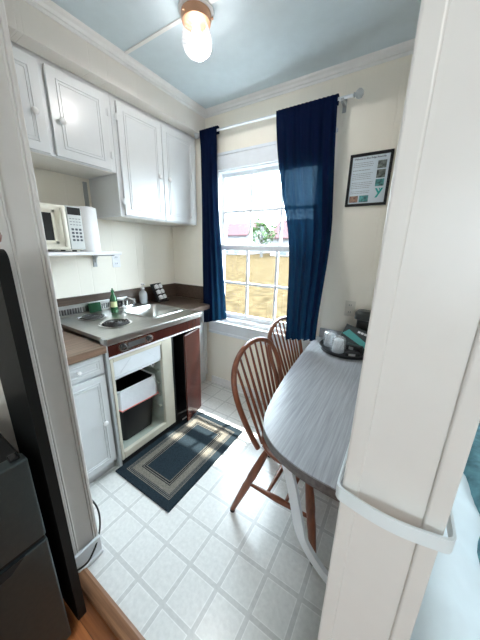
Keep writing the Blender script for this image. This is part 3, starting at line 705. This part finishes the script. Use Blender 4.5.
# ================================================================== FRAMED NOTICE
fx0, fx1, fz0, fz1 = -.423, -.172, 1.737, 2.052
t = thing('framed_notice', 'black-framed printed notice with photos hanging right of the curtain', 'framed notice', (-.30, YB, 1.74))
b = B(); fw = .016
for r in ((fx0, fx1, fz1-fw, fz1), (fx0, fx1, fz0, fz0+fw), (fx0, fx0+fw, fz0+fw, fz1-fw), (fx1-fw, fx1, fz0+fw, fz1-fw)): b.box(r[0], r[1], YB-.018, YB-.001, r[2], r[3], bev=.002)
b.build('frame', 'mblack', t)
sh = box(fx0+fw-.002, fx1-fw+.002, YB-.008, YB-.004, fz0+fw-.002, fz1-fw+.002).build('sheet', mat('notice_paper', (.66, .74, .80), .35), t)
def text(body, x, z, size, m, name, y=YB-.0085, bold=0.):
    cu = bpy.data.curves.new(name, 'FONT'); cu.body = body; cu.size = size; cu.offset = bold; cu.extrude = .0002
    tmp = bpy.data.objects.new(name, cu); COL.objects.link(tmp)
    bpy.context.view_layer.update()
    dg = bpy.context.evaluated_depsgraph_get(); me = bpy.data.meshes.new_from_object(tmp.evaluated_get(dg))
    bpy.data.objects.remove(tmp)
    R_ = Matrix.Translation((x, y, z))@Matrix.Rotation(PI/2, 4, 'X'); me.transform(Matrix.Translation(-sh.parent.location)@R_)
    me.materials.clear(); me.materials.append(K[m]); o = bpy.data.objects.new(name, me); COL.objects.link(o); o.parent = sh; return o
text('Welcome to Blue Ridge Assembly', fx0+.026, 2.018, .0135, 'darkink', 'heading', bold=.0003)
b = B(); z = 2.000
blocks = [(3, 0), (1, 1), (4, 0), (4, 0), (2, 0)]; rnd = random.Random(4)
for n_, bold in blocks:
    for k in range(n_):
        x = fx0+.026; xe = fx0+.026+.128*(rnd.uniform(.85, 1) if not bold else .8)
        while x < xe:
            wl = rnd.uniform(.006, .016); b.box(x, min(x+wl, xe), YB-.0086, YB-.0079, z-.0042 if bold else z-.003, z); x += wl+.003
        z -= .0108
    z -= .010
b.build('paragraph_lines', 'ink', sh)
for x0, x1, z0, z1, m_ in ((-.253, -.203, 1.955, 2.000, 'photo1'), (-.253, -.203, 1.900, 1.948, 'photo1'), (-.253, -.203, 1.852, 1.893, 'photo2'), (-.400, -.347, 1.762, 1.802, 'photo3'), (-.338, -.283, 1.762, 1.802, 'photo2')):
    box(x0, x1, YB-.0092, YB-.0079, z0, z1).build('printed_photo', m_, sh)
# Y-shaped teal mark
b = B(); P_ = lambda pts: b.prism(pts, 1, YB-.0090, YB-.0079)
P_([(-.250, 1.840), (-.238, 1.840), (-.221, 1.812), (-.233, 1.812)]); P_([(-.213, 1.840), (-.201, 1.840), (-.233, 1.784), (-.246, 1.784)]); P_([(-.228, 1.840), (-.222, 1.840), (-.218, 1.832), (-.222, 1.826)])
b.build('teal_mark', 'tealk', sh)

# ================================================================== TABLE
ZTB = .770
edge = [(-.528, YB-.003), (-.500, 1.60), (-.474, 1.30), (-.443, 1.05), (-.425, .95), (-.405, .86), (-.375, .79), (-.330, .740), (-.275, .703), (-.21, .678), (-.14, .664), (XR-.002, .655)]
def catmull(P, n=6):
    out = []
    for i in range(len(P)-1):
        p0, p1, p2, p3 = P[max(i-1, 0)], P[i], P[i+1], P[min(i+2, len(P)-1)]
        for k in range(n):
            t_ = k/n; out.append(tuple(.5*((2*b_)+(-a+c_)*t_+(2*a-5*b_+4*c_-d_)*t_*t_+(-a+3*b_-3*c_+d_)*t_**3) for a, b_, c_, d_ in zip(p0, p1, p2, p3)))
    out.append(P[-1]); return out
poly = catmull(edge)+[(XR-.002, YB-.003)]
t = thing('breakfast_table', 'grey wood-grain table with rounded end fixed along the right wall', 'table', (-.28, 1.34, 0))
B().prism(poly, 2, ZTB-.006, ZTB).build('tabletop', 'grey', t)
b = B(); b.prism(poly, 2, ZTB-.040, ZTB-.0062); b.build('table_edge', wood('grey_edge', (.10, .09, .09), (.20, .18, .175), 1, 50, .4), t)
box(-.50, XR-.002, YB-.02, YB-.003, ZTB, ZTB+.075, bev=.003).build('back_rail', 'grey', t)
# curved white plywood brackets, in planes across the table
def bracket(y):
    oc = catmull([(-.282, ZTB-.041), (-.258, .66), (-.236, .585), (-.216, .50), (-.196, .42), (-.155, .345), (-.100, .285), (XR-.002, .225)], 5)
    ic = catmull([(XR-.002, .268), (-.070, .300), (-.112, .342), (-.150, .395), (-.168, .46), (-.186, .53), (-.204, .60), (-.226, .67), (-.246, ZTB-.041)], 5)
    b = B(); b.prism(oc+ic, 1, y-.009, y+.009); b.box(-.29, XR-.002, y-.009, y+.009, ZTB-.062, ZTB-.041); b.box(XR-.022, XR-.002, y-.009, y+.009, .32, ZTB-.06)
    return b.build('curved_bracket', 'casing', t)
bracket(.742); bracket(1.437)
# tray and what lies on it
tc = (-.262, 1.822)
t = thing('round_tray', 'round black tray at the window end of the table', 'tray', (tc[0], tc[1], ZTB))
b = B(); z = ZTB; b.lathe([(.150, z+.0005), (.168, z+.004), (.176, z+.022), (.181, z+.028), (.179, z+.031), (.170, z+.024), (.160, z+.008), (.02, z+.006)], tc[0], tc[1], 48); b.build('tray_body', 'tray', t, smooth=40)
zt_ = ZTB+.0085
def cup(x, y, label, tilt=None):
    t = thing('wrapped_cup', label, 'cup', (x, y, zt_), 'wrapped cups on the tray')
    B().lathe([(.038, zt_), (.040, zt_+.004), (.031, zt_+.088), (.028, zt_+.090)], x, y, 22).build('cup_wall', 'white', t, smooth=40)
    b = B(); rnd = random.Random(int(abs(x)*1000)); 
    rings = []
    for k, (r, z) in enumerate(((.044, 0), (.050, .03), (.045, .07), (.040, .096), (.030, .106))):
        rings.append([Vector((x+(r+rnd.uniform(-.004, .006))*math.cos(2*PI*i/18), y+(r+rnd.uniform(-.004, .006))*math.sin(2*PI*i/18), zt_+z+.001)) for i in range(18)])
    b.skin(rings); b.build('plastic_wrap', 'wrap', t)
cup(-.300, 1.745, 'white cup in clear wrap at the front of the tray')
cup(-.375, 1.830, 'white cup in clear wrap at the left rim of the tray')
t = thing('stationery_box', 'dark box with teal band leaning tilted on the tray', 'box', (-.25, 1.88, zt_))
T = Matrix.Translation((-.235, 1.815, zt_+.004))@Matrix.Rotation(math.radians(-8), 4, 'Z')@Matrix.Rotation(math.radians(-32), 4, 'X')@Matrix.Rotation(math.radians(12), 4, 'Y')
B().box(-.10, .095, -.022, .022, .0, .160, bev=.003, T=T).build('box_body', 'box', t)
B().prism([(-.095, .085), (.092, .045), (.092, .080), (-.065, .128)], 1, -.0232, -.0218).build('teal_band', 'teal', t)
o = t.children[-1]; o.data.transform(Matrix.Translation(-t.location)@T@Matrix.Translation(t.location))
b = B()
for k in range(3): b.box(-.005+.022*k, .013+.022*k, -.0232, -.0218, .128, .142, T=T)
b.build('white_lettering', 'white', t)
t = thing('coffee_packet', 'small black packet with white label at the tray front', 'packet', (-.215, 1.745, zt_))
T = Matrix.Translation((-.205, 1.715, zt_))@Matrix.Rotation(math.radians(25), 4, 'Z')
B().box(-.045, .045, -.03, .03, 0, .035, bev=.008, T=T).build('packet_body', 'black', t)
B().box(-.030, .012, -.0308, -.0295, .008, .026, T=T).build('packet_label', 'white', t)
t = thing('coffee_packet', 'black shiny packet between the wrapped cup and dark box', 'packet', (-.21, 1.80, zt_))
T = Matrix.Translation((-.200, 1.768, zt_))@Matrix.Rotation(math.radians(-15), 4, 'Z')
B().box(-.055, .05, -.022, .022, 0, .065, bev=.01, T=T).build('packet_body', 'black', t)
B().box(-.030, .0, -.0228, -.0215, .03, .05, T=T).build('packet_label', 'ledge', t)
t = thing('coffee_maker', 'black rounded coffee maker on the tray behind the tilted box', 'coffee maker', (-.17, 1.945, zt_-.009))
b = B(); b.skin([rrect(-.245, -.105, 1.90, 1.995, .035, zt_), rrect(-.245, -.105, 1.90, 1.995, .035, zt_-.009+.035), rrect(-.235, -.115, 1.945, 1.995, .02, zt_-.009+.05), rrect(-.235, -.115, 1.945, 1.995, .02, zt_-.009+.20), rrect(-.25, -.10, 1.895, 1.998, .04, zt_-.009+.215), rrect(-.25, -.10, 1.895, 1.998, .04, zt_-.009+.255), rrect(-.235, -.115, 1.91, 1.985, .035, zt_-.009+.275)])
b.build('maker_body', mat('soft_black', (.03, .035, .035), .35), t, smooth=35)

# ================================================================== CHAIRS (bow-back windsor)
def make_chair(label):
    t = thing('windsor_chair', label, 'chair', (0, 0, 0), 'bow-back windsor chairs at the wall table')
    SZ = .455
    b = B(); rings = []
    def seat_ring(s, z, dz=0):
        out = []
        for k in range(36):
            a = 2*PI*k/36; ca, sa = math.cos(a), math.sin(a)
            x = .205*abs(ca)**.72*(1 if ca > 0 else -1); y = .215*abs(sa)**.72*(1 if sa > 0 else -1)
            y *= 1.04 if x > 0 else 1.0-.18*(-x/.205)**2
            out.append(Vector((x*s+.02, y*s, z+dz)))
        return out
    rings = [seat_ring(.80, SZ-.036), seat_ring(.93, SZ-.024), seat_ring(.99, SZ-.010), seat_ring(1.0, SZ-.002), seat_ring(.97, SZ+.004), seat_ring(.80, SZ-.004), seat_ring(.45, SZ-.011)]
    b.skin(rings); b.build('seat', 'chair', t, smooth=50)
    # bow: in a plane reclining backwards
    xs, xt, zt2 = -.150, -.305, .948
    half = catmull([(.165, 0), (.192, .16), (.214, .34), (.229, .52), (.229, .68), (.208, .81), (.165, .905), (.10, .97), (.04, .995), (0, 1)], 4)
    half = [(w_*1.07, h) for w_, h in half]
    hoop = [(-w_, h) for w_, h in half] + [(w_, h) for w_, h in half[::-1][1:]]
    pts = [Vector((xs+(xt-xs)*h, w_, SZ-.01+(zt2-SZ+.01)*h)) for w_, h in hoop]
    b = B(); b.tube(pts, .0145, 12); b.build('bow', 'chair', t, smooth=60)
    n = 8
    for k in range(n):
        f = (k-(n-1)/2)/((n-1)/2)
        yb_ = f*.138; yt = f*.196
        # find bow height at yt
        best = min(pts[4:-4], key=lambda p: abs(p.y-yt)+(0 if p.z > .6 else 1))
        p0 = Vector((xs+.004, yb_, SZ-.01)); p1 = Vector((best.x, best.y, best.z-.004)); pm = p0.lerp(p1, .35)
        B().tube([p0, pm, p0.lerp(p1, .7), p1], [.0065, .0095, .0075, .0055], 8).build('spindle', 'chair', t, smooth=60)
    legs = {}
    for sx, nm in ((-1, 'rear'), (1, 'front')):
        for sy in (-1, 1):
            top = Vector((.115 if sx > 0 else -.105, sy*.155, SZ-.022)); bot = Vector((.205 if sx > 0 else -.262, sy*.238, .012))
            L = lambda q, top=top, bot=bot: top.lerp(bot, q)
            B().tube([L(0), L(.12), L(.3), L(.42), L(.5), L(.58), L(.8), L(1)], [.014, .018, .022, .023, .020, .022, .018, .013], 12).build('leg', 'chair', t, smooth=50)
            legs[(sx, sy)] = L
            b = B(); b.tube([L(.99), bot+Vector((0, 0, -.011))], [.015, .015], 10); b.build('foot_glide', 'black', t.children[-1], smooth=40)
    for sy in (-1, 1):
        p, q = legs[(-1, sy)](.53), legs[(1, sy)](.53)
        B().tube([p, p.lerp(q, .25), p.lerp(q, .5), p.lerp(q, .75), q], [.008, .012, .016, .012, .008], 10).build('stretcher', 'chair', t, smooth=60)
    for fr in (.33, .62):
        p = legs[(-1, -1)](.53).lerp(legs[(1, -1)](.53), fr); q = legs[(-1, 1)](.53).lerp(legs[(1, 1)](.53), fr)
        B().tube([p, p.lerp(q, .3), p.lerp(q, .5), p.lerp(q, .7), q], [.008, .013, .015, .013, .008], 10).build('stretcher', 'chair', t, smooth=60)
    return t
def copy_tree(o, parent=None):
    c_ = o.copy(); COL.objects.link(c_)
    if parent is not None: c_.parent = parent
    for ch in list(o.children): copy_tree(ch, c_)
    return c_
ch1 = make_chair('brown wooden bow-back windsor chair nearer the camera, at the table end')
ch2 = copy_tree(ch1); ch2['label'] = 'brown wooden bow-back windsor chair at the window, behind the navy curtain'
ch1.location = (-.350, 1.172, 0)
ch2.location = (-.415, 1.700, 0); ch2.rotation_euler = (0, 0, math.radians(-2))

# ================================================================== CEILING LAMP
cx, cy = -1.07, 1.24
t = thing('ceiling_light', 'lit pressed-glass jar ceiling light with copper ring', 'ceiling light', (cx, cy, ZC))
B().lathe([(.086, ZC), (.086, ZC-.010), (.078, ZC-.016), (.074, ZC-.016)], cx, cy, 36).build('ceiling_plate', 'trim', t, smooth=40)
b = B(); b.lathe([(.074, ZC-.014), (.076, ZC-.03), (.070, ZC-.052), (.062, ZC-.056)], cx, cy, 36); b.build('fitter_ring', 'copper', t, smooth=40)
for k in range(3): 
    a = k*2.1+.4; T = Matrix.Translation((cx, cy, ZC-.04))@Matrix.Rotation(a, 4, 'Z')@Matrix.Translation((.070, 0, 0))@Matrix.Rotation(PI/2, 4, 'Y')
    B().lathe([(.003, 0), (.003, .010), (.006, .011), (.006, .015)], 0, 0, 10, T).build('thumb_screw', 'copper', t, smooth=30)
prof = [(.056, -.040), (.058, -.06), (.072, -.085), (.082, -.115), (.084, -.14), (.077, -.165), (.060, -.186), (.036, -.200), (.010, -.206)]
b = B(); rings = []
prof2 = catmull([(r_*.86, -.036+(z_+.036)*.92) for r_, z_ in prof], 3)
for j, (r, z) in enumerate(prof2):
    rings.append([Vector((cx+(r+(.004 if (k+j) % 2 else -.001))*math.cos(2*PI*k/36), cy+(r+(.004 if (k+j) % 2 else -.001))*math.sin(2*PI*k/36), ZC+z)) for k in range(36)])
b.skin(rings, True, False); b.bm.faces.new([b.bm.verts.new(p) for p in rings[-1]]); b.build('glass_globe', 'jar', t)
bl = B().lathe([(.013, ZC-.055), (.014, ZC-.072), (.024, ZC-.092), (.029, ZC-.115), (.025, ZC-.135), (.012, ZC-.147), (.002, ZC-.149)], cx, cy, 20).build('light_bulb', 'bulb', t, smooth=60)
t = thing('ceiling_light', 'added fill lamp as a round white flush ceiling fixture, unseen behind the camera', 'ceiling light', (.7, -1.0, ZC))  # fixture added round the fill light, out of view
B().lathe([(.16, ZC), (.16, ZC-.02), (.15, ZC-.03)], .7, -1.0, 30).build('fill_lamp_base', 'trim', t)
B().lathe([(.14, ZC-.03), (.13, ZC-.06), (.09, ZC-.085), (.02, ZC-.095)], .7, -1.0, 30).build('fill_diffuser', emit('fill_lamp_glow', (1, .96, .9), 8), t, smooth=50)

# ================================================================== FRIDGE AND THE NOOK
FX, FYr, FZt = -.84, .188, .848
t = thing('mini_fridge', 'dark grey two-door mini fridge at the lower left, before the partition', 'fridge', (-1.07, -.05, 0))
b = B(); b.box(-1.285, FX-.045, FYr-.475, FYr-.004, .015, FZt-.004, bev=.006); b.build('fridge_body', 'mblack', t)
up = box(FX-.045, FX, FYr-.48, FYr, .548, FZt, bev=.006, seg=3).build('freezer_door', 'dsteel', t)
lo = box(FX-.045, FX, FYr-.48, FYr, .03, .530, bev=.006, seg=3).build('fridge_door', 'dsteel', t)
b = B(); b.box(FX-.04, FX-.012, FYr-.475, FYr-.004, .528, .550); b.build('handle_recess', 'mblack', t)
b = B(); b.prism([(FYr-.20, .530), (FYr-.06, .530), (FYr-.10, .500), (FYr-.17, .495)], 0, FX-.002, FX+.0008); b.build('grip_pocket', 'mblack', lo)
b = B(); b.box(FX-.050, FX-.015, FYr-.035, FYr-.012, FZt, FZt+.008, bev=.006, seg=3); b.build('hinge_cover', 'black', t)
for x in (-1.25, FX-.07):
    for y in (FYr-.44, FYr-.04): B().lathe([(.02, 0), (.02, .018)], x, y, 12).build('foot', 'black', t)
b = B(); cordp = [(-1.09, .268, .05), (-1.05, .272, .05), (-1.022, .290, .05), (-1.010, .335, .05), (-1.02, .375, .07), (-1.035, .40, .085), (-1.06, .432, .115), (-1.10, .455, .155), (-1.14, .455, .20), (-1.20, .425, .26), (-1.26, .4185, .32)]
pp = catmull(cordp, 8); b.tube(pp, .0042, 8); tag(b.build('cable', 'rubber', smooth=60), 'black cable looping round the foot of the left doorway post', 'cord')
t = thing('upright_panel', 'tall slim black upright panel with brown knob between the fridge and doorway post', 'panel', (-.97, .24, 0))
b = B(); b.prism([(p.x, p.y) for p in rrect(-1.075, -.855, .012, 1.435, .03, 0)], 1, .222, .250); b.build('panel_board', mat('semi_gloss_black', (.006, .007, .007), .5, spec=.25), t)
B().lathe([(.008, 1.43), (.008, 1.448), (.014, 1.454), (.018, 1.468), (.014, 1.483), (.004, 1.488)], -.885, .236, 20).build('knob', 'brown', t, smooth=50)

# ================================================================== STRAP ROUND THE WALL END
def loop(off, z, tilt=0):
    x0, x1, y0, y1 = XR-.005-off, XR2+.008+off, .282-off, .46
    r = .010; bulge = .007
    pts = [(x0, y1), (x0, y0+r+.004)]
    for k in range(1, 6): a = PI+PI/2*k/6; pts.append((x0+r+r*math.cos(a), y0+r+r*math.sin(a)))
    for k in range(1, 12): u = k/12; pts.append((x0+r+(x1-x0-2*r)*u, y0-bulge*math.sin(PI*u)))
    for k in range(1, 6): a = 1.5*PI+PI/2*k/6; pts.append((x1-r+r*math.cos(a), y0+r+r*math.sin(a)))
    pts += [(x1, y0+r+.004), (x1, y1)]
    return [Vector((x, y, z)) for x, y in pts]
b = B(); a0, a1, a2, a3 = loop(0, 1.146), loop(.0025, 1.146), loop(.0025, 1.165), loop(0, 1.165)
b.skin([[p, q, r_, s_] for p, q, r_, s_ in zip(a0, a1, a2, a3)], True, True)
tag(b.build('plastic_strap', 'strap', smooth=35), 'white plastic strap wrapped round the end of the right wall', 'strap')

# ================================================================== BED BEHIND THE RIGHT WALL
t = thing('bed', 'bed with white sheet and teal blanket behind the right wall', 'bed', (1.0, 1.1, 0))
box(.16, 1.9, .45, 1.98, .12, .30, bev=.02).build('bed_base', 'navy', t)
box(.14, 1.92, .43, 2.0, .30, .54, bev=.05, seg=4).build('mattress', 'white', t)
def shf(u, v):
    x = .115+1.5*u; y = .36+1.60*v
    z = .575+.02*math.sin(5*x+2*y)+.010*math.sin(17*x-9*y)+.006*math.sin(31*y+6*x)+.045*math.exp(-((x-.22)/.06)**2)
    if u < .03: z -= (.03-u)*17
    if v < .03: z -= (.03-v)*17
    return Vector((x, y, z))
B().grid(shf, 60, 40).build('white_sheet', 'sheet', t, smooth=True)
def blf(u, v):
    x = .325+1.25*u; y = .78+1.05*v+.10*u; z = .625+.022*math.sin(4*x+3*y)+.008*math.sin(15*x+11*y)
    e_ = min(u, v, 1-u, 1-v)
    if e_ < .04: z -= (.04-e_)*1.6
    return Vector((x+.012*math.sin(14*y), y, z))
B().grid(blf, 60, 40).build('teal_blanket', 'tealc', t, smooth=True)
